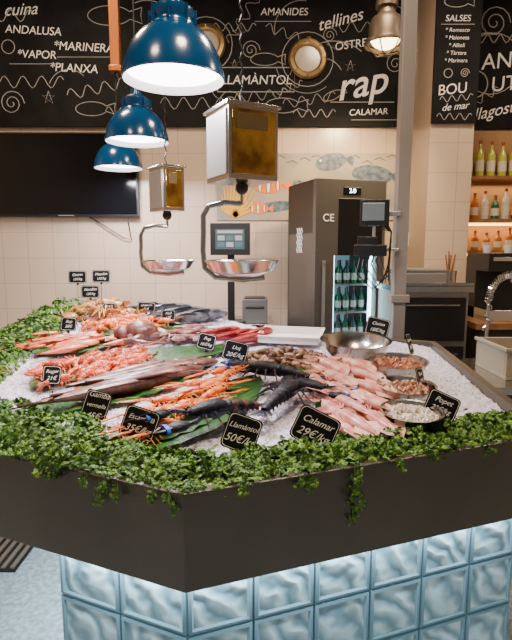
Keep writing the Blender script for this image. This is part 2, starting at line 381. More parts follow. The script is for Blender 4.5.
# ------------------------------------------------------------ hanging scales
def hscale(x, y, zp, zb0, zb1, bw, bd, yaw, pr, arm=-1):
    mb = MB(); mb.T = T(x, y, 0) @ RZ(yaw)
    mb.box((-bw/2,-bd/2,zb0),(bw/2,bd/2,zb1),0)
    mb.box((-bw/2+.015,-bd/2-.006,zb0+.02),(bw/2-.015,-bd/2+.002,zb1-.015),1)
    mb.box((-bw/2+.03,-bd/2-.010,zb1-.09),(bw/2-.05,-bd/2-.004,zb1-.03),4)
    mb.box((-bw/2-.006,-bd/2+.015,zb0+.02),(-bw/2+.002,bd/2-.015,zb1-.015),2)
    mb.box((-bw/2-.01,-bd/2-.01,zb1),(bw/2+.01,bd/2+.01,zb1+.012),0)
    mb.ell((0,0,zb0-.02),(.028,.028,.03),3,12,8)
    mb.tube([(0,0,zb0-.03),(0,0,zb0-.09)],.008,8,0)
    mb.T = T(x, y, 0)
    top = zb0-.085; ax = arm*pr*1.05
    mb.tube([(0,0,top),(ax*.45,0,top+.005),(ax*.85,0,top-.01),(ax,0,top-.05),(ax,0,top-.12),(ax*1.02,0,zp+.06),(ax*.98,0,zp-.015),(ax*.7,0,zp-.055),(0,0,zp-.065),(-ax*.6,0,zp-.055)], [(.012,.008)]*10, 8, 0, up=(0,1,0))
    mb.lathe([(0,-.05),(pr*.55,-.048),(pr*.85,-.028),(pr,.008),(pr*1.04,.016),(pr*1.04,.02),(pr*.98,.015),(pr*.83,-.02),(pr*.5,-.04),(0,-.042)], 40, 0, T(0,0,zp))
    z = zb1+.012; k = 0
    while z < 4.09:
        z2 = min(z+.035, 4.1); mb.tube([(0,0,z),(.006*(-1)**k,0,(z+z2)/2),(0,0,z2)], .005, 5, 3); z = z2; k += 1
    return mb.build('hanging_scale', [M_steel, M_warmrefl, M_steel2, M_black, mat('dial_glass', (.10,.07,.03), .1, coat=.5)], bevel=.003)
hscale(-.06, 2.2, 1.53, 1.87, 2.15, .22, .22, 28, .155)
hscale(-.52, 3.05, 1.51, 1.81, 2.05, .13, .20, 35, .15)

# ------------------------------------------------------------ steel pole + weighing display
M_post = mat('painted_post', (.33,.30,.27), .45, .3)
mb = MB(); mb.box((.89,3.30,0),(.97,3.38,4.1),0); mb.box((.85,3.26,0),(1.01,3.42,.02),0); mb.box((.87,3.28,1.25),(.99,3.40,1.30),0)
pole = mb.build('steel_post', [M_post], smooth=False, bevel=.004)
mb = MB(); mb.T = T(.75,3.30,0) @ RZ(-12)
mb.box((-.09,-.03,1.74),(.09,.02,1.90),0); mb.box((-.075,-.034,1.77),(.06,-.028,1.88),1); mb.box((-.12,-.10,1.55),(.08,.06,1.62),0)
mb.box((-.10,-.10,1.62),(.02,.05,1.67),0); mb.box((.02,0,1.58),(.16,.03,1.60),2); mb.box((-.01,-.01,1.60),(.01,.01,1.75),2); mb.box((.05,0,1.80),(.16,.03,1.83),2)
m = mb.build('weighing_display', [M_black, mat('grey_screen', (.10,.12,.12), .2, em=(.5,.6,.6), es=.12), M_steel2], smooth=False, bevel=.004)
mb = MB()
for k in range(6):
    mb.tube([(.67+.03*k,3.29,1.57),(.64+.03*k,3.27,1.44+.02*k),(.74+.02*k,3.25,1.34+.01*k),(.84,3.25,1.43+.03*k),(.85,3.26,1.70),(.79,3.27,1.72+.02*k)], .005, 6, 0, up=(0,1,0))
mb.build('cables', [M_black], parent=m)

# ------------------------------------------------------------ back counter + POS screen
mb = MB(); mb.box((-1.1,4.35,.9),(.15,4.95,.95),0); mb.box((-1.08,4.40,.0),(.13,4.93,.9),1)
for k in range(3): mb.box((-1.05+.40*k,4.385,.1),(-.69+.40*k,4.40,.85),0)
mb.build('back_counter', [M_steel, M_steel2], smooth=False, bevel=.004)
mb = MB(); mb.T = T(-.22, 4.45, 0) @ RZ(-5)
mb.box((-.17,-.03,1.54),(.17,.02,1.81),0); mb.box((-.125,-.034,1.59),(.125,-.028,1.76),1)
mb.box((-.03,.02,.96),(.03,.05,1.70),0); mb.box((-.13,-.08,.95),(.13,.12,.97),0)
mb.box((-.11,-.036,1.725),(.11,-.033,1.75),3)
for i in range(3):
    for j in range(2): mb.box((-.105+.075*i,-.036,1.61+.055*j),(-.045+.075*i,-.033,1.65+.055*j),2+(i+j) % 2)
pos = mb.build('pos_terminal', [M_black, mat('pos_screen', (.05,.08,.08), .2, em=(.4,.6,.65), es=.10), mat('pos_button', (.06,.12,.13), .3, em=(.3,.55,.6), es=.12), mat('pos_bar', (.3,.3,.3), .3, em=(.8,.85,.9), es=.2)], smooth=False)
mb = MB(); mb.box((-.12,4.42,.95),(.10,4.65,1.16),0); mb.box((-.09,4.41,1.08),(.07,4.425,1.10),1); mb.box((-.1,4.44,1.16),(.08,4.6,1.175),1)
mb.build('receipt_printer', [mat('printer_grey', (.12,.12,.12), .4), M_black], smooth=False, bevel=.008)

# ------------------------------------------------------------ right hand kitchen equipment
mb = MB()
mb.box((1.02,3.80,1.27),(1.62,4.40,1.32),0); mb.box((1.04,3.84,.05),(1.60,4.38,1.27),1)
mb.box((1.02,3.80,1.32),(1.62,3.82,1.345),0)
for z in (.15,.53,.90): mb.box((1.06,3.825,z),(1.58,3.845,z+.33),2); mb.box((1.12,3.79,z+.27),(1.52,3.81,z+.285),0); mb.box((1.14,3.80,z+.27),(1.16,3.83,z+.285),0); mb.box((1.48,3.80,z+.27),(1.50,3.83,z+.285),0)
mb.build('refrigerated_drawers', [M_steel, M_steel2, mat('drawer_dark', (.03,.03,.032), .3, .4)], smooth=False, bevel=.003)
mb = MB(); mb.box((1.10,3.92,1.32),(1.48,4.25,1.43),0); mb.box((1.13,3.90,1.34),(1.45,3.922,1.41),1); mb.box((1.12,3.95,1.43),(1.46,4.22,1.44),1)
mb.build('countertop_warmer', [M_steel, M_steel2], smooth=False, bevel=.01)
mb = MB(); mb.lathe([(0,0),(.045,0),(.05,.10),(.047,.10),(.04,.01)], 16, 0, T(1.55,4.1,1.32))
for k in range(7): mb.tube([(1.55+R.uniform(-.02,.02),4.1+R.uniform(-.02,.02),1.34),(1.55+R.uniform(-.06,.06),4.1+R.uniform(-.03,.03),1.53+R.uniform(-.04,.05))], .006, 6, 1+k % 2)
mb.build('utensil_pot', [M_steel, M_wood, M_ba])
mb = MB(); mb.box((1.72,3.90,0),(3.3,4.5,.98),1); mb.box((1.68,3.86,.98),(3.35,4.55,1.03),0)
mb.build('bar_counter', [M_wood, mat('bar_panel', (.04,.035,.03), .5)], smooth=False, bevel=.004)
mb = MB(); mb.box((1.80,3.98,1.42),(2.75,4.40,1.56),0); mb.box((1.80,4.20,1.03),(2.75,4.40,1.42),0); mb.box((1.80,3.95,1.03),(2.75,4.40,1.12),1)
mb.box((1.83,3.97,1.50),(2.72,3.985,1.53),1)
for k in range(2):
    xx = 2.05+.42*k
    mb.lathe([(0,0),(.045,0),(.045,.06),(0,.06)], 20, 1, T(xx,4.08,1.36)); mb.lathe([(0,0),(.035,0),(.035,.03),(0,.03)], 20, 1, T(xx,4.08,1.33)); mb.tube([(xx,4.08,1.345),(xx,3.92,1.33)], .014, 8, 0)
for k in range(5): mb.lathe([(.028,0),(.04,.06),(.038,.06),(.025,.005),(0,.004)], 16, 2, T(1.88+.17*k,4.2,1.56))
mb.build('coffee_machine', [M_black, M_chrome, M_white], bevel=.006)
mb = MB()
mb.box((1.16,2.55,.0),(2.3,3.2,.86),1)
mb.box((1.13,2.52,.86),(2.33,3.22,.90),0)
mb.build('sink_counter', [M_steel, mat('sink_panel', (.05,.05,.05), .4)], smooth=False, bevel=.004)
mb = MB(); M_basin = mat('basin_cream', (.36,.31,.235), .35)
x0,x1,y0,y1 = 1.33,1.80,2.66,3.04
mb.box((x0,y0,.90),(x1,y1,.92),0)
for a,b in (((x0,y0,.92),(x1,y0+.02,1.07)),((x0,y1-.02,.92),(x1,y1,1.07)),((x0,y0+.02,.92),(x0+.02,y1-.02,1.07)),((x1-.02,y0+.02,.92),(x1,y1-.02,1.07))): mb.box(a,b,0)
for k in range(8): mb.box((x0+.04+.055*k,y0-.008,.93),(x0+.055+.055*k,y0,1.05),0)
mb.box((x0-.015,y0-.015,1.055),(x1+.015,y0,1.075),0)
mb.box((x0-.015,y0,1.055),(x0,y1,1.075),0)
mb.build('plastic_basin', [M_basin], smooth=False, bevel=.004)
mb = MB(); pts = []
bx, by = 1.42, 3.13
for k in range(17):
    a = math.pi - k*math.pi/16; pts.append((bx+.13+.13*math.cos(a), by-.02, 1.28+.16*math.sin(a)))
path = [(bx,by-.02,.90),(bx,by-.02,1.1)] + pts + [(bx+.26,by-.02,1.16)]
mb.tube(path, .010, 8, 0, up=(0,1,0))
P = [V(p) for p in path[1:]]
coil = []
for i in range(len(P)-1):
    for s in range(12):
        f = s/12; c = P[i].lerp(P[i+1], f); t = (P[i+1]-P[i]).normalized(); sd = t.cross(V((0,1,0))).normalized(); n = V((0,1,0))
        a = 2*math.pi*(f*2.0); coil.append(c + sd*.022*math.cos(a) + n*.022*math.sin(a))
mb.tube(coil, .004, 5, 1, up=(0,1,0))
mb.lathe([(0,0),(.035,0),(.03,.04),(.014,.06)], 20, 1, T(bx,by-.02,.90)); mb.lathe([(.016,0),(.028,-.05),(.028,-.10),(0,-.10)], 16, 2, T(bx+.26,by-.02,1.18))
mb.build('spring_faucet', [M_steel2, M_chrome, M_black])
mb = MB(); mb.box((1.44,5.085,1.62),(1.50,5.098,1.75),0); mb.box((1.455,5.08,1.66),(1.485,5.086,1.71),1)
mb.build('wall_switch', [M_white, M_steel2], smooth=False, bevel=.003)

# ------------------------------------------------------------ display counter
POLY = [(-.19,1.265),(1.05,1.709),(1.05,2.95),(.10,3.20),(-.55,3.85),(-1.5,3.75),(-1.5,1.828)]
def inset(P, d):
    n = len(P); out = []
    for i in range(n):
        a, b, c = V(P[i-1]), V(P[i]), V(P[(i+1) % n])
        e1 = (b-a).normalized(); e2 = (c-b).normalized()
        n1 = V((-e1.y, e1.x)); n2 = V((-e2.y, e2.x))
        k = 1 + n1.dot(n2); out.append(tuple(b + (n1+n2)*(d/k)))
    return out
def zr(y): return .96 if y < 1.83 else .96 + .09*(y-1.83)
ZB = .676
I = inset(POLY, .035); n = len(POLY)
vs = [(x,y,ZB) for x,y in POLY] + [(x,y,zr(y)) for x,y in POLY] + [(x,y,zr(y)) for x,y in I] + [(x,y,.78) for x,y in I]
fs = [tuple(reversed(range(n)))] + [tuple(3*n+k for k in range(n))]
for k in range(n):
    k2 = (k+1) % n
    for j in range(3): fs.append((j*n+k, j*n+k2, (j+1)*n+k2, (j+1)*n+k))
mb = MB(); mb.add(vs, fs, 0)
counter = mb.build('display_counter', [M_rim], smooth=False, bevel=.004)
A = V((-.20,1.35)); er = V((.941,.337)); el = V((-.919,.395))
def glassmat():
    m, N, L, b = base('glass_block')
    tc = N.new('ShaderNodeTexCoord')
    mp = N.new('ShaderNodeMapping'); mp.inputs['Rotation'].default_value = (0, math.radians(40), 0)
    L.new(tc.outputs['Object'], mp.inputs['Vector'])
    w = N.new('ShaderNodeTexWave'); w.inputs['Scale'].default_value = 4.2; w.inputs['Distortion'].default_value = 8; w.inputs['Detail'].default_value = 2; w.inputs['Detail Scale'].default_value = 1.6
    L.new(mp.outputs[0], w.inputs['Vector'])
    r = N.new('ShaderNodeValToRGB'); r.color_ramp.elements[0].color = (.09,.17,.21,1); r.color_ramp.elements[1].color = (.30,.44,.49,1)  # bright streaks of backlight painted into the glass colour
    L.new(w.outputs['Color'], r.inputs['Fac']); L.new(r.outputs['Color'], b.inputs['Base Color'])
    L.new(r.outputs['Color'], b.inputs['Emission Color']); b.inputs['Emission Strength'].default_value = .5  # added glow stands in for light behind the blocks
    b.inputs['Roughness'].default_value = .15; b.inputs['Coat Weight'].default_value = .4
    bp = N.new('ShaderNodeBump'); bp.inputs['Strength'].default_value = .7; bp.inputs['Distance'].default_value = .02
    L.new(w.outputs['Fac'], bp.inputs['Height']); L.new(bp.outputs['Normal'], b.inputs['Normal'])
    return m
M_gb = glassmat(); M_gbr = mat('glass_block_edge', (.13,.22,.27), .25, em=(.15,.32,.40), es=.18); M_mort = mat('grout', (.10,.13,.15), .7)  # edge glow likewise put in for the backlight
mb = MB(); gb = MB()
def wallrun(p, e, nb, w):
    ang = math.degrees(math.atan2(e.y, e.x)); M = T(p.x, p.y, 0) @ RZ(ang); L_ = nb*w
    mb.box((0,.012,.03),(L_,.09,ZB),0,M)
    for i in range(nb):
        for j in range(3):
            x0 = i*w+.004; z1 = .668-.197*j; z0 = z1-.189; x1 = (i+1)*w-.004
            b = .010
            q = [(x0,0,z0),(x1,0,z0),(x1,0,z1),(x0,0,z1)]; qi = [(x0+b,-.003,z0+b),(x1-b,-.003,z0+b),(x1-b,-.003,z1-b),(x0+b,-.003,z1-b)]
            qj = [(x0+b*1.6,.003,z0+b*1.6),(x1-b*1.6,.003,z0+b*1.6),(x1-b*1.6,.003,z1-b*1.6),(x0+b*1.6,.003,z1-b*1.6)]
            qb = [(a,.02,c) for a,_,c in q]
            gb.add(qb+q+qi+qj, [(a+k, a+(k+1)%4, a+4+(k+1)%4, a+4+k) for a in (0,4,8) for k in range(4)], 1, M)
            nx = 8; vv = []; ff = []
            xa, xb, za, zb_ = x0+b*1.6, x1-b*1.6, z0+b*1.6, z1-b*1.6
            for u in range(nx+1):
                for v in range(nx+1):
                    fu, fv = u/nx, v/nx; d = .003 - .008*math.sin(math.pi*fu)*math.sin(math.pi*fv)
                    vv.append((xa+(xb-xa)*fu, d, za+(zb_-za)*fv))
            for u in range(nx):
                for v in range(nx): ff.append((u*(nx+1)+v, (u+1)*(nx+1)+v, (u+1)*(nx+1)+v+1, u*(nx+1)+v+1))
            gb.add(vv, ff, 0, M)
wallrun(A, er, 6, .205)
L0 = A + el*.48; wallrun(L0, -el, 2, .24)
R0 = A + er*1.23; wallrun(R0, V((0,1)), 5, .2)
wallrun(V((L0.x, L0.y+1.2)), V((0,-1)), 6, .2)
mb.add([(A.x+.02,A.y+.03,.0),(R0.x-.02,R0.y+.03,0),(R0.x-.02,R0.y+1.0,0),(L0.x+.02,L0.y+1.2,0),(L0.x+.02,L0.y+.03,0),
        (A.x+.02,A.y+.03,ZB),(R0.x-.02,R0.y+.03,ZB),(R0.x-.02,R0.y+1.0,ZB),(L0.x+.02,L0.y+1.2,ZB),(L0.x+.02,L0.y+.03,ZB)],
       [(4,3,2,1,0),(5,6,7,8,9),(0,1,6,5),(1,2,7,6),(2,3,8,7),(3,4,9,8),(4,0,5,9)], 0)
mb.build('base_core', [M_mort], parent=counter, smooth=False)
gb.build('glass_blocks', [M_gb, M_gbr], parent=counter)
c = A + er*.6 + V((.337,-.941))*.035
light('led_strip', 'AREA', (c.x, c.y, .671), 7, (.78,.93,1), counter, 1.2, .03, rot=(0,0,math.degrees(math.atan2(er.y,er.x))))
c = A + el*.23 + V((-.395,-.919))*.035
light('led_strip', 'AREA', (c.x, c.y, .671), 3.2, (.78,.93,1), counter, .46, .03, rot=(0,0,math.degrees(math.atan2(-el.y,-el.x))))
light('led_strip', 'AREA', (L0.x-.05, L0.y+.6, .671), 18, (.80,.94,1), counter, .03, 1.2)

# floor drain grate
mb = MB()
mb.box((-1.75,2.35,0),(-1.2,2.9,.006),0)
for k in range(12): mb.box((-1.73+.045*k,2.37,.006),(-1.71+.045*k,2.88,.014),1)
mb.build('floor_grate', [M_black, M_steel2], smooth=False)

# ------------------------------------------------------------ ice
def inside(x, y, P):
    r = False; j = len(P)-1
    for i in range(len(P)):
        xi, yi = P[i]; xj, yj = P[j]
        if (yi > y) != (yj > y) and x < (xj-xi)*(y-yi)/(yj-yi)+xi: r = not r
        j = i
    return r
def zi0(x, y):
    z = .902 + .097*(y-1.3)
    if x > .72: z -= .035*min(1, (x-.72)/.3)
    return z
def zi(x, y): return zi0(x, y) + .010*noise.noise(V((x*7, y*7, 0))) + .006*noise.noise(V((x*25, y*25, 3)))
mb = MB(); PI = inset(POLY, .036)
g = .0125; idx = {}; vs = []; fs = []
def gv(i, j):
    if (i, j) not in idx:
        x, y = -1.5+i*g, 1.26+j*g; idx[(i, j)] = len(vs); vs.append((x, y, zi(x, y)+.006*R.random()))
    return idx[(i, j)]
for i in range(205):
    for j in range(208):
        if inside(-1.5+(i+.5)*g, 1.26+(j+.5)*g, PI): fs.append((gv(i,j), gv(i+1,j), gv(i+1,j+1), gv(i,j+1)))
mb.add(vs, fs, 0)
oc = [(1,0,0),(-1,0,0),(0,1,0),(0,-1,0),(0,0,1),(0,0,-1)]; of = [(0,2,4),(2,1,4),(1,3,4),(3,0,4),(2,0,5),(1,2,5),(3,1,5),(0,3,5)]
cnt = 0
while cnt < 12000:
    x, y = R.uniform(-1.45,1.03), R.uniform(1.3,3.8)
    if not inside(x, y, PI): continue
    s = R.uniform(.003,.009); M = T(x,y,zi(x,y)+.004) @ RZ(R.uniform(0,360)) @ RX(R.uniform(0,360)) @ Matrix.Diagonal((s, s*R.uniform(.5,1), s*R.uniform(.4,.9), 1))
    mb.add(oc, of, 0, M); cnt += 1
ice = mb.build('crushed_ice', [M_ice], smooth=False)

# ------------------------------------------------------------ parsley
LF = [(0,0),(.28,.18),(.20,.36),(.55,.46),(.26,.60),(.38,.88),(.1,.74),(0,1.0),(-.1,.74),(-.38,.88),(-.26,.60),(-.55,.46),(-.20,.36),(-.28,.18)]
LFF = [(14, k, (k+1) % 14) for k in range(14)]
def leaflet(mb, p, d, nrm, s, mi):
    d = d.normalized(); x = d.cross(nrm)
    if x.length < 1e-3: x = d.cross(V((1,0,.1)))
    x.normalize(); z = x.cross(d)
    o = len(mb.v)
    for a, b in LF: mb.v.append(p + x*(a*s) + d*(b*s) + z*(-.35*s*abs(a) - .15*s*b*b))
    mb.v.append(p + d*(.45*s) + z*(.06*s))
    mb.f.extend([(o+i, o+j, o+k) for i, j, k in LFF]); mb.m.extend([mi]*14)
def rv(): return V((R.gauss(0,1), R.gauss(0,1), R.gauss(0,1))).normalized()
def sprig(mb, p, d, nrm, s):
    mi = R.choices((0,1,2), (5,5,2))[0]
    for a in (-1, 0, 1):
        dd_ = (d + d.cross(nrm)*a*.9 + rv()*.15); leaflet(mb, p + dd_*.15*s, dd_, (nrm + rv()*.4).normalized(), s*R.uniform(.75,1.05), mi)
def hedge(mb, path, w, h, dens, smin=.010, smax=.020):
    path = [V(p) for p in path]
    for i in range(len(path)-1):
        a, b = path[i], path[i+1]; Ls = (b-a).length; e = (b-a).normalized(); lat = V((e.y, -e.x, 0))
        steps = max(2, int(Ls/.05)); prev = None
        pts = []; rad = []
        for k in range(steps+1):
            q = a.lerp(b, k/steps); pts.append(q + V((0,0,-.02))); rad.append((w*.78, h*.70+.012*noise.noise(q*9)))
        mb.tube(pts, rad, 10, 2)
        for k in range(int(Ls*dens)):
            f = R.random(); q = a.lerp(b, f); ph = R.uniform(-.15, math.pi+.3)
            nn = .76 + .75*noise.noise(q*10 + V((0,0,ph*1.3))) + R.uniform(0,.34)
            off = lat*(math.cos(ph)*w*min(nn,1.12)) + V((0,0,math.sin(ph)*h*nn))
            out = (lat*math.cos(ph)*.8 + V((0,0,math.sin(ph)+.25))).normalized()
            d = (rv() + out*.7 + V((0,0,-.1))).normalized()
            sprig(mb, q + off, d, (out + rv()*.5).normalized(), R.uniform(smin,smax))
mb = MB()
Z = .957
hedge(mb, [(-1.33,3.66,1.14),(-1.34,2.8,1.05),(-1.32,2.0,.965)], .15, .08, 1900, .013, .024)
hedge(mb, [(-1.34,2.02,Z),(-.85,1.73,Z),(-.50,1.545,Z-.01)], .145, .064, 2300, .011, .022)
hedge(mb, [(-.62,1.585,Z),(-.19,1.395,Z-.015)], .10, .052, 2300, .011, .021)
hedge(mb, [(-.21,1.385,Z-.015),(.40,1.59,Z-.015),(1.0,1.80,Z-.01)], .09, .050, 2300, .011, .021)
for k in range(1500):
    f = R.random(); a = V((-1.3,1.98,0)).lerp(V((-.19,1.45,0)), f) if R.random() < .5 else V((-.19,1.45,0)).lerp(V((.98,1.86,0)), f)
    a.y += abs(R.gauss(0,.05)) ; a.x += R.gauss(0,.03)
    a.z = zi(a.x, a.y)+.02; sprig(mb, a, (rv()*V((1,1,.2))).normalized(), (V((0,0,1))+rv()*.4).normalized(), R.uniform(.011,.020))
def strand(x, y, L_, dx=0, dens=5):
    p = V((x, y, .97)); pts = [p]
    nseg = max(3, int(L_/.022)); cur = p.copy()
    out = V((.337,-.941,0)) if x > -.19 else V((-.395,-.919,0))
    cur = cur + out*.022; pts.append(cur.copy()+V((0,0,.008)))
    for k in range(nseg):
        cur = cur + V((dx*.02+R.gauss(0,.003), R.gauss(0,.002), -L_/nseg)); pts.append(cur.copy())
        for q in range(dens):
            d = (rv()+out*.4+V((0,0,-.8))).normalized(); pp = cur + rv()*.010; pp += out*.006
            sprig(mb, pp, d, (out+rv()*.5).normalized(), R.uniform(.008,.015))
    mb.tube(pts, .0018, 5, 3)
def rimpt(s, side):
    return (-.19+.941*s, 1.265+.337*s) if side > 0 else (-.19-.919*s, 1.265+.395*s)
for s, side, L_, dx in ((.04,-1,.055,.3),(.08,-1,.03,0),(.20,-1,.05,.1),(.26,-1,.08,0),(.24,-1,.05,0),(.31,-1,.03,0),(.42,-1,.025,0),
                        (.15,1,.02,0),(.33,1,.03,0),(.36,1,.05,0),(.50,1,.12,.05),(.515,1,.18,0),(.66,1,.02,0)):
    x, y = rimpt(s, side); strand(x, y+.01, L_, dx)
for k in range(380):
    side = 1 if R.random() < .5 else -1
    s = R.uniform(0, 1.2)
    x, y = rimpt(s, side); out = V((.337,-.941,0)) if side > 0 else V((-.395,-.919,0))
    p = V((x,y,.972)) + out*R.uniform(-.05,.004) + V((0,0,R.uniform(-.006,.012)))
    sprig(mb, p, (out*.7 + V((0,0,-.2)) + rv()*.6).normalized(), (out*.6+V((0,0,.9))+rv()*.4).normalized(), R.uniform(.011,.018))
mb.build('parsley_hedge', [M_p1, M_p2, M_p3, M_stem], smooth=False)

# ------------------------------------------------------------ leaves under seafood
def bigleaf(mb, x, y, yaw, Ln, Wd):
    nx, ny = 16, 6; vs = []; fs = []; c, s = math.cos(math.radians(yaw)), math.sin(math.radians(yaw))
    for i in range(nx+1):
        f = i/nx; w = Wd*.5*math.sin(math.pi*min(1, f*.96+.03))**.7
        for j in range(ny+1):
            g_ = j/ny*2-1; lx = (f-.5)*Ln; ly = g_*w*(1+.04*math.sin(i*3))
            X = x+lx*c-ly*s; Y = y+lx*s+ly*c
            vs.append((X, Y, zi0(X,Y)+.019+.012*abs(g_)+.003*math.sin(i*2.5)))
    for i in range(nx):
        for j in range(ny): fs.append((i*(ny+1)+j, (i+1)*(ny+1)+j, (i+1)*(ny+1)+j+1, i*(ny+1)+j+1))
    mb.add(vs, fs, 0)
mb = MB()
bigleaf(mb, -.18, 1.92, 62, .80, .28); bigleaf(mb, -.30, 1.82, 50, .60, .26); bigleaf(mb, -.55, 2.13, 42, .80, .28); bigleaf(mb, -.42, 2.28, 42, .6, .22); bigleaf(mb, -.40, 2.62, 20, .6, .24)
bigleaf(mb, -.75, 2.42, 50, .7, .26); bigleaf(mb, .34, 2.22, -60, .45, .3); bigleaf(mb, -.95, 2.75, 30, .5, .24); bigleaf(mb, -.7, 3.12, 20, .6, .26); bigleaf(mb, .38, 1.85, -70, .5, .28)
mb.build('banana_leaf', [M_leaf])

# ------------------------------------------------------------ creatures
def pl(x, y, dz=.02, yaw=0, s=1, pitch=0, roll=0): return T(x, y, zi0(x,y)+dz) @ RX(0) @ RZ(yaw) @ RY(pitch) @ RX(roll) @ SC(s)
def crust(mb, M, cw=.06, claws=True, cl=1.0, curl=.2, ant=1, legs=4, band=None, fat=1.0):
    O = mb.T; mb.T = O @ M; z0 = .08
    F_ = lambda L_: [(a*fat, b*fat) for a, b in L_]
    mb.tube([(.0,0,z0),(.05,0,z0+.005),(.15,0,z0+.01),(.3,0,z0+.008),(.42,0,z0),(.48,0,z0+.005)], F_([(.07,.065),(.082,.078),(.088,.085),(.078,.075),(.052,.05),(.018,.016)]), 10, 0)
    mb.tube([(.46,0,z0+.03),(.52,0,z0+.045),(.60,0,z0+.06)], [.016,.010,.002], 6, 1)
    px, pz, an = 0.0, z0, 0.0
    for i in range(6):
        r = .078*(1-.09*i)*fat; an += curl*.28; dx, dz = .075*math.cos(an), .075*math.sin(an)
        mb.tube([(px+.012,0,pz),(px-dx*.4,0,pz-dz*.4),(px-dx,0,pz-dz)], [(r*.96,r*.82),(r*1.10,r*.96),(r*.84,r*.72)], 10, i % 2)
        for sd in (1,-1): mb.ell((px-dx*.5, sd*r*.95, pz-dz*.5-.03), (.022,.008,.03), 1, 6, 4)
        px -= dx; pz -= dz
    for a, l in ((0,.10),(28,.12),(-28,.12),(55,.11),(-55,.11)):
        mb.ell((-l*.75,0,0), (l*.75,.040,.010), 1 if a else 0, 8, 4, T(px,0,pz) @ RY(-math.degrees(an)*.6) @ RZ(a))
    for sd in (1,-1):
        mb.ell((.45, sd*.045, z0+.045), (.018,.018,.018), 2, 6, 5)
        for k in range(legs):
            b = .32-.085*k
            mb.tube([(b,sd*.06,.06),(b+.02-.03*k,sd*.18,.10+.01*k),(b+.06-.07*k,sd*.30,.03),(b+.08-.08*k,sd*.36,.0)], [.014,.012,.009,.003], 5, 1)
        if ant:
            q = R.uniform(.5,1.3)
            mb.tube([(.47,sd*.03,.09),(.62,sd*.10,.14),(.85,sd*.25*q,.13),(1.15*ant,sd*.42*q,.03)], [.007,.005,.004,.002], 4, 1)
            mb.tube([(.5,sd*.015,.10),(.62,sd*.04,.15),(.78,sd*.06,.16)], [.005,.004,.002], 4, 1)
        if claws:
            dy = R.uniform(-.04,.05); e = cl
            mb.tube([(.36,sd*.06,.05),(.40,sd*.15,.06),(.50,sd*(.20+dy),.07),(.58+.1*(e-1),sd*(.20+dy),.06)], [.018,.024,.028,.026], 8, 0)
            bx_ = .57+.1*(e-1); yy = sd*(.20+dy)
            mb.tube([(bx_,yy,.06),(bx_+.06*e,yy,.06),(bx_+.15*e,yy-sd*.005,.06),(bx_+.22*e,yy-sd*.01,.055)], [(cw*.45,cw*.4),(cw*.95,cw*.6),(cw*1.05,cw*.62),(cw*.7,cw*.5)], 10, 0)
            mb.tube([(bx_+.20*e,yy+sd*cw*.35,.055),(bx_+.30*e,yy+sd*cw*.62,.055),(bx_+.40*e,yy+sd*cw*.15,.05)], [cw*.42,cw*.32,cw*.08], 8, 1)
            mb.tube([(bx_+.20*e,yy-sd*cw*.55,.055),(bx_+.29*e,yy-sd*cw*.7,.055),(bx_+.38*e,yy-sd*cw*.1,.05)], [cw*.3,cw*.22,cw*.06], 8, 1)
            if band is not None: mb.tube([(bx_+.235*e,yy,.055),(bx_+.275*e,yy,.055)], [(cw*1.15,cw*.6)]*2, 12, band)
    mb.T = O
M_lob = mat('lobster_shell', (.004,.006,.013), .42, col2=(.014,.016,.028), sc=30, bump=.3, bsc=120, spec=.28)
M_lob2 = mat('lobster_shell_edge', (.007,.010,.024), .42, col2=(.15,.045,.022), sc=30, lo=.5, hi=.68, spec=.3)
M_band = mat('claw_band', (.01,.09,.55), .4)
for x, y, yaw, s, dz in ((.10,2.22,158,.34,.045),(.10,1.90,62,.34,.06),(-.11,1.745,215,.32,.075),(.17,2.04,330,.28,.05)):
    mb = MB(); crust(mb, pl(x,y,dz,yaw,s), .085, curl=.15, band=3, fat=1.2); mb.build('lobster', [M_lob, M_lob2, M_eye, M_band])
M_lg = mat('langoustine_shell', (.72,.10,.008), .34, col2=(.84,.21,.03), sc=30, coat=.15)
M_lg2 = mat('langoustine_pale', (.80,.20,.03), .36, col2=(.86,.40,.14), sc=40, coat=.1)
mb = MB()
for k, (x, y, yaw) in enumerate(((-.37,1.73,228),(-.31,1.72,220),(-.33,1.80,235),(-.30,1.88,40),(-.23,1.90,215),(-.18,1.97,50),(-.26,2.02,225),(-.20,2.09,38),(-.13,2.16,60),(-.34,1.95,215),(-.24,1.84,45),(-.17,2.05,230),(-.36,1.68,250),(-.10,2.26,55),(-.30,1.80,30),(-.24,2.14,210),(-.40,1.82,222),(-.14,2.24,220))):
    crust(mb, pl(x,y,.03+.012*(k % 3),yaw+R.uniform(-8,8),.172,R.uniform(-6,6),R.uniform(-25,25)), .040, cl=1.5, curl=.35, fat=1.15)
mb.build('langoustine_pile', [M_lg, M_lg2, M_eye])
M_pr = mat('red_prawn', (.55,.03,.008), .34, col2=(.74,.11,.03), sc=25, coat=.15); M_pr2 = mat('prawn_pale', (.74,.16,.06), .36, col2=(.84,.34,.18), sc=30, coat=.1)
mb = MB()
for k in range(44):
    u, v = R.uniform(-1,1), R.uniform(-1,1); x = -.78+.24*u*.75-.11*v*.7; y = 2.38+.24*u*.75+.13*v
    crust(mb, pl(x,y,.03+.02*R.random(),42+R.gauss(0,18)+(180 if R.random()<.3 else 0),.155,R.uniform(-8,8),R.uniform(-60,60)), claws=False, curl=.9, legs=3, fat=1.2)
mb.build('red_prawn_pile', [M_pr, M_pr2, M_eye])
M_os = mat('orange_shrimp', (.85,.13,.006), .36, col2=(.9,.26,.03), sc=25, coat=.15)
mb = MB()
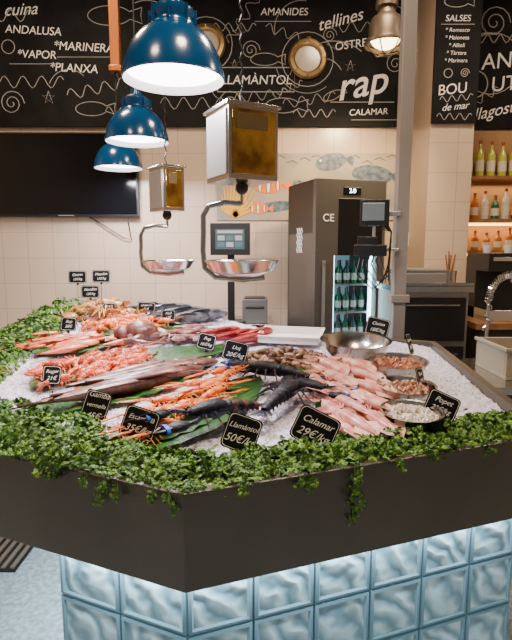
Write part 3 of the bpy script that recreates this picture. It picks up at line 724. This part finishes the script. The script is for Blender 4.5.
for k in range(44):
    x = -.80+R.gauss(0,.12); y = 3.14+R.gauss(0,.09)
    crust(mb, pl(x,y,.03+.04*R.random(),R.uniform(0,360),.15,0,R.uniform(-70,70)), claws=False, curl=1.1, legs=2, fat=1.25)
mb.build('orange_shrimp_pile', [M_os, M_pr2, M_eye])

def fish(mb, M, dep=.10, wid=.06, tail=.12):
    O = mb.T; mb.T = O @ M
    xs = [0,.03,.08,.16,.25,.4,.55,.7,.82,.9]; pr = [.1,.42,.68,.9,1,1,.82,.55,.3,.2]
    mb.tube([(x-.45,0,0) for x in xs], [(max(.004, wid*p), max(.004, dep*p)) for p in pr], 12, 0)
    mb.tube([(x-.45,0,-dep*.42*p) for x, p in zip(xs, pr)], [(max(.003, wid*p*.93), max(.003, dep*p*.60)) for p in pr], 12, 1)
    def fin(pts):
        n_ = len(pts); mb.add([(x-.45,.004,z) for x,z in pts]+[(x-.45,-.004,z) for x,z in pts], [tuple(range(n_)), tuple(reversed(range(n_,2*n_)))]+[(i,(i+1)%n_,n_+(i+1)%n_,n_+i) for i in range(n_)], 2)
    fin([(.88,-.02),(.88,.02),(1.02,tail),(.96,0),(1.02,-tail)])
    fin([(.28,dep*.9),(.34,dep*1.5),(.5,dep*1.25),(.62,dep*.6)]); fin([(.55,-dep*.7),(.6,-dep*1.3),(.72,-dep*.4)])
    for sd in (1,-1):
        mb.ell((-.375, sd*wid*.60, dep*.22), (.018,.010,.018), 4, 8, 6); mb.ell((-.376, sd*wid*.72, dep*.22), (.011,.006,.011), 3, 6, 5)
        mb.ell((-.18, sd*wid*1.0, -dep*.2), (.07,.008,.025), 2, 8, 4)
        mb.tube([(-.26,sd*wid*.75,dep*.6),(-.245,sd*wid*.97,.0),(-.27,sd*wid*.85,-dep*.55)], [.004,.006,.004], 5, 2)
    mb.T = O
def fishmats(n_, a, b, belly): return [mat(n_, a, .34, .1, col2=b, sc=22, coat=.15), mat(n_+'_belly', belly, .32, .05, coat=.15), mat(n_+'_fin', tuple((p+q)/2*.6 for p,q in zip(a,b)), .4), M_eye, mat(n_+'_iris', (.6,.5,.25), .2)]
mb = MB()
for x, y, yaw, s in ((-.58,2.05,222,.70),(-.49,2.15,221,.72),(-.42,2.27,218,.66),(-.56,2.22,225,.66)): fish(mb, pl(x,y,.055,yaw,s,0,-68), .080, .055, .07)
mb.build('hake_row', fishmats('hake', (.085,.035,.032), (.26,.11,.085), (.42,.20,.15)))
mb = MB()
for k in range(20): fish(mb, pl(-1.0+R.gauss(0,.12), 2.78+R.gauss(0,.08), .035+.02*R.random(), 215+R.gauss(0,14), R.uniform(.22,.29), 0, R.choice((-75,-100))), .12, .07)
mb.build('red_mullet_pile', fishmats('mullet', (.60,.06,.02), (.78,.22,.09), (.78,.38,.24)))
mb = MB()
for x,y,yaw,s in ((-.50,3.45,195,.42),(-.38,3.36,200,.45),(-.62,3.55,190,.42),(-.46,3.28,205,.38),(-.75,3.6,185,.4)): fish(mb, pl(x,y,.06,yaw,s,0,-55), .13, .075)
mb.build('sea_bass_pile', fishmats('bass', (.05,.055,.065), (.18,.19,.20), (.40,.39,.39)))
mb = MB()
for k in range(20): fish(mb, pl(-.36+R.gauss(0,.11), 2.98+R.gauss(0,.10), .035+.02*R.random(), 30+R.gauss(0,25), R.uniform(.20,.28), 0, R.choice((75,105))), .11, .06)
mb.build('small_fish_pile', fishmats('smallfish', (.28,.06,.055), (.48,.28,.25), (.58,.44,.40)))
mb = MB()
for x,y,yaw in ((-.17,2.86,220),(-.10,2.92,225),(-.05,2.82,215),(-.2,2.98,210),(.0,2.95,220)): fish(mb, pl(x,y,.05,yaw,.28,0,-65), .15, .09)
mb.build('red_snapper_pile', fishmats('snapper', (.28,.008,.014), (.45,.04,.04), (.5,.14,.12)))
M_oct = mat('octopus_skin', (.11,.03,.028), .32, col2=(.24,.10,.075), sc=20, coat=.2, bump=.4, bsc=50); M_oct2 = mat('octopus_sucker', (.42,.25,.20), .4)
mb = MB(); cx, cy = -.66, 2.90; cz = zi0(cx,cy)
mb.ell((cx,cy,cz+.07), (.10,.08,.06), 0, 16, 10); mb.ell((cx-.10,cy-.03,cz+.06), (.05,.05,.04), 0, 12, 8)
for k in range(8):
    a = k*math.pi/4+.2; pts = []; rr = []
    for i in range(10):
        f = i/9; aa = a + 1.6*f*f*(1 if k % 2 else -1); r = .05+.17*f
        X, Y = cx+r*math.cos(aa), cy+r*math.sin(aa)*.8; pts.append((X, Y, zi0(X,Y)+.055-.02*f)); rr.append(.026*(1-f)+.006)
    mb.tube(pts, rr, 8, 0)
    for i in range(1,9): mb.ell(tuple(V(pts[i])+V((0,0,rr[i]*.8))), (rr[i]*.4,rr[i]*.4,rr[i]*.35), 1, 6, 4)
mb.build('octopus', [M_oct, M_oct2])
M_cr = mat('crab_shell', (.26,.08,.018), .4, col2=(.46,.24,.05), sc=12, coat=.15)
mb = MB()
for k in range(16):
    x = -1.05+R.gauss(0,.10); y = 3.42+R.gauss(0,.09); O = pl(x,y,.05+.03*R.random(),R.uniform(0,360),R.uniform(.8,1.1),0,R.uniform(-15,15)); mb.T = O
    mb.ell((0,0,0), (.055,.075,.028), 0, 14, 8)
    for sd in (1,-1):
        for j in range(4): mb.tube([(.02-.02*j,sd*.06,0),(.03-.035*j,sd*.10,.025),(.03-.05*j,sd*.135,-.02)], [.007,.006,.002], 5, 0)
        mb.tube([(.04,sd*.05,0),(.08,sd*.08,.01),(.10,sd*.05,.01)], [.010,.016,.014], 8, 0); mb.tube([(.10,sd*.055,.01),(.13,sd*.03,.008)], [.010,.002], 6, 1); mb.tube([(.10,sd*.04,.01),(.125,sd*.015,.008)], [.007,.002], 6, 1)
        mb.ell((.05,sd*.018,.015), (.005,.005,.007), 2, 6, 4)
mb.T = Matrix(); mb.build('crab_pile', [M_cr, mat('crab_tip', (.08,.04,.03), .4), M_eye])
# squid
M_sq = mat('squid_skin', (.64,.20,.17), .30, col2=(.82,.50,.44), sc=22, coat=.3); M_sq2 = mat('squid_fin', (.74,.36,.30), .35, col2=(.84,.55,.48), sc=20, coat=.15)
mb = MB()
def squid(M, fl=1):
    O = mb.T; mb.T = O @ M
    mb.tube([(0,0,0),(.03,0,0),(.08,0,0),(.25,0,.005),(.5,0,.01),(.72,0,.005),(.88,0,0),(1,0,-.01)], [(.075,.065),(.105,.09),(.115,.098),(.128,.105),(.115,.095),(.080,.068),(.044,.038),(.008,.008)], 14, 0)
    for sd in (1,-1):
        mb.add([(.50,sd*.08,.02),(.66,sd*.26,.03),(.82,sd*.20,.015),(1.0,0,-.005),(.5,sd*.08,.01),(.66,sd*.26,.02),(.82,sd*.20,.005),(1.0,0,-.015)], [(0,1,2,3),(7,6,5,4),(0,4,5,1),(1,5,6,2),(2,6,7,3)], 1)
        mb.ell((-.07,sd*.055,.02), (.026,.018,.026), 2, 8, 6)
    mb.ell((-.06,0,0), (.09,.065,.058), 0, 10, 8)
    for k in range(8):
        a = (k-3.5)*.13; w = R.uniform(-.12,.12)
        mb.tube([(-.12,a*.3,0),(-.25,a*.55,.01),(-.38,a*.7+w*.5,-.01),(-.50,a*.8+w,-.03)], [.020,.016,.012,.003], 6, 0)
    mb.T = O
for k in range(25):
    r, c_ = divmod(k, 5)
    x = .255+.048*c_+R.uniform(-.010,.010); y = 2.26-.125*r+R.uniform(-.02,.02)+.012*c_
    squid(pl(x,y,.045+.014*(4-r)*.6+.018*(c_ % 2),-68+R.gauss(0,7)+4*c_,.20,6,R.uniform(-20,20)))
mb.build('squid_pile', [M_sq, M_sq2, M_eye])
# clams
mb = MB()
for k in range(240):
    a, q = R.uniform(0,6.28), R.random()**.5; x = .13+.23*q*math.cos(a); y = 2.52+.13*q*math.sin(a)
    h = .05*(1-q*q)*R.random(); M = pl(x,y,.022+h,R.uniform(0,360),1,R.uniform(-40,40),R.uniform(-40,40)); s = R.uniform(.85,1.25)
    mi = R.choice((0,0,1,2)); mb.ell((0,0,.001), (.026*s,.019*s,.012*s), mi, 10, 6, M); mb.ell((0,0,-.003), (.0265*s,.0195*s,.009*s), 1, 10, 4, M); mb.ell((-.018*s,0,.006), (.006,.006,.005), 1, 6, 4, M)
mb.build('clam_pile', [mat('clam_dark', (.045,.018,.010), .4, col2=(.12,.05,.03), sc=60), mat('clam_tan', (.18,.085,.045), .4, col2=(.32,.19,.11), sc=60), mat('clam_cream', (.38,.24,.15), .4)])

# ------------------------------------------------------------ bowls
def bowl(x, y, r, h, tilt=0, content=None, cn=None, n_=80):
    M = T(x, y, zi0(x,y)+.012) @ RX(4)
    mb = MB(); mb.lathe([(0,0),(r*.45,.0),(r*.72,h*.25),(r*.92,h*.65),(r,h*.96),(r*1.05,h),(r*1.05,h*1.02),(r*.97,h*.99),(r*.89,h*.65),(r*.69,h*.27),(r*.43,.006),(0,.006)], 48, 0, M)
    o = mb.build('steel_bowl', [M_steel])
    if content:
        mb = MB(); mb.T = M
        mb.lathe([(r*.80,h*.50),(r*.6,h*.72),(r*.3,h*.86),(0,h*.9)], 24, 0)
        for k in range(n_):
            a, q = R.uniform(0,6.28), R.random()**.5*.85; X, Y = r*q*math.cos(a), r*q*math.sin(a); zz = h*(.92-.3*q*q)
            t = R.uniform(0,6.28); s = R.uniform(.7,1.2)
            mb.tube([(X-.014*s*math.cos(t),Y-.014*s*math.sin(t),zz-.002),(X,Y,zz+.008*s),(X+.014*s*math.cos(t+.7),Y+.014*s*math.sin(t+.7),zz-.001)], [.003*s,.0065*s,.003*s], 6, R.choice((0,1)))
        mb.build(cn, content, parent=o)
bowl(.50, 2.54, .170, .11)
bowl(.645, 2.27, .125, .09, 0, [mat('shrimp_brown', (.38,.12,.06), .4, coat=.2), mat('shrimp_pinkish', (.58,.27,.18), .4, coat=.2)], 'peeled_shrimp', 110)
bowl(.60, 1.99, .112, .08, 0, [mat('whelk_brown', (.32,.13,.07), .4, coat=.2), mat('whelk_pale', (.58,.36,.25), .4, coat=.2)], 'baby_squid', 110)
bowl(.55, 1.75, .105, .075, 0, [mat('white_shrimp', (.78,.70,.60), .4, coat=.2), mat('white_shrimp_tan', (.60,.50,.42), .4, coat=.2)], 'white_shrimp', 110)  # two shrimp tones, picked at random per piece
# tray
mb = MB(); M = T(.20,2.88,zi0(.20,2.88)+.03) @ RZ(-14) @ RX(5); w, d, h = .17,.11,.04
mb.box((-w,-d,0),(w,d,.006),0,M)
for a,b in (((-w,-d,0),(w,-d+.006,h)),((-w,d-.006,0),(w,d,h)),((-w,-d,0),(-w+.006,d,h)),((w-.006,-d,0),(w,d,h)),((-w-.012,-d-.012,h),(w+.012,-d,h+.005)),((-w-.012,d,h),(w+.012,d+.012,h+.005)),((-w-.012,-d,h),(-w,d,h+.005)),((w,-d,h),(w+.012,d,h+.005))): mb.box(a,b,0,M)
mb.build('white_tray', [M_white], smooth=False, bevel=.002)

# ------------------------------------------------------------ price labels
def label(x, y, w, h, yaw, roll, lines, z=None, lean=18, stick=.03, par_=None):
    z0 = zi0(x,y) if z is None else z
    M = T(x,y,z0) @ RZ(yaw) @ RX(-lean) @ T(0,0,stick+h/2) @ RY(roll)
    c = .12*h
    def outl(a, b, c): return [(-a+c,-b),(a-c,-b),(a-c*.3,-b+c*.3),(a,-b+c),(a,b-c),(a-c*.3,b-c*.3),(a-c,b),(-a+c,b),(-a+c*.3,b-c*.3),(-a,b-c),(-a,-b+c),(-a+c*.3,-b+c*.3)]
    mb = MB(); F = M @ RX(90)
    mb.poly(outl(w/2,h/2,c), .003, 0, F @ T(0,0,-.0015))
    o_, i_ = outl(w/2-.004,h/2-.004,c), outl(w/2-.0055,h/2-.0055,c)
    n_ = len(o_); mb.add([(a,b,.0018) for a,b in o_]+[(a,b,.0018) for a,b in i_], [(k,(k+1)%n_,n_+(k+1)%n_,n_+k) for k in range(n_)], 1, F)
    b0 = T(x,y,z0) @ RZ(yaw) @ RX(-lean)
    mb.tube([(0,.004,-.02),(0,.004,stick+h*.5)], .0022, 6, 2, b0)
    mb.box((-.008,.001,stick-.012),(.008,.009,stick+.012),2,b0)
    o = mb.build('price_label', [M_label, M_chalk, M_black], smooth=False)
    ns = len(lines)
    for k, (s, sz) in enumerate(lines):
        zz = (ns-1)/2*h*.36 - k*h*.36
        text(o, s, M @ T(0,-.0022,zz) @ RX(90) @ RZ(4), sz*h, M_chalk, shear=.35, extrude=.0002)
    return o
label(-.575,1.74,.098,.105,-6,14,[('Gamba',.26),('vermella',.2),('45€',.3)], stick=.05)
label(-.385,1.60,.118,.105,0,18,[('Escamarlà',.21),('35€/kg',.3)], stick=.045)
label(-.045,1.535,.112,.115,2,20,[('Llamàntol',.21),('50€/kg',.3)], stick=.038)
label(.19,1.545,.140,.115,0,27,[('Calamar',.27),('29€/kg',.32)], stick=.048)
label(.67,1.76,.115,.09,-4,25,[('Popet',.3),('22€/kg',.28)], stick=.05)
label(.70,2.02,.075,.08,55,8,[('Sípia',.26),('19€',.3)], stick=.07)
label(.78,2.40,.08,.10,62,5,[('Xipirons',.2),('24€',.3)], stick=.10)
label(.66,2.72,.125,.10,-5,14,[('Cloïssa',.24),('18€/kg',.28)], stick=.09)
label(-.10,2.42,.120,.10,0,14,[('Lluç',.26),('20€/kg',.3)], stick=.045)
label(-.26,2.62,.095,.085,0,14,[('Pop',.28),('16€/kg',.26)], stick=.045)
label(-.74,3.40,.12,.07,0,4,[('Llobarro',.3),('26€',.3)], stick=.07)
label(-.55,3.15,.09,.07,0,0,[('Moll',.3),('17€',.3)], stick=.07)
label(-1.10,2.95,.09,.08,5,5,[('Rap',.3),('28€',.3)], stick=.06)
label(-.97,3.32,.09,.07,0,0,[('Cranc',.3),('14€',.3)], stick=.08)
label(-.86,2.10,.075,.08,20,8,[('Roger',.26),('21€',.3)], stick=.05)
for x, zt, s in ((-1.28,.19,'Ostres'),(-1.11,.195,'Musclos'),(-1.19,.085,'Navalles')):
    label(x,3.66,.13,.09,0,0,[(s,.3),('12€/kg',.26)], z=1.16, lean=4, stick=zt)

# ------------------------------------------------------------ ceiling lights + world
for x, y, e in ((-1.6,3.6,68),(.9,3.3,68),(.3,1.3,66),(-1.4,.8,38),(2.6,3.2,35)):
    mb = MB(); mb.lathe([(0,0),(.17,0),(.18,-.03),(.165,-.04)], 32, 0, T(x,y,4.1)); mb.lathe([(.165,-.035),(0,-.035)], 32, 1, T(x,y,4.1))
    o = mb.build('ceiling_downlight', [M_white, mat('downlight_glow', (1,1,1), .4, em=(1,.8,.55), es=3)])
    light('downlight', 'AREA', (x, y, 4.04), e, (1,.78,.57), o, .5)
w = bpy.data.worlds.new('world'); bpy.context.scene.world = w; w.use_nodes = True
w.node_tree.nodes['Background'].inputs[0].default_value = (.65,.60,.58,1); w.node_tree.nodes['Background'].inputs[1].default_value = .25

# ------------------------------------------------------------ camera
cd = bpy.data.cameras.new('camera'); cam = bpy.data.objects.new('camera', cd); bpy.context.collection.objects.link(cam)
cd.sensor_fit = 'VERTICAL'; cd.sensor_height = 24; cd.lens = 19.2
cam.location = (0, 0, 1.6); cam.rotation_euler = (math.radians(82), 0, 0)
bpy.context.scene.camera = cam
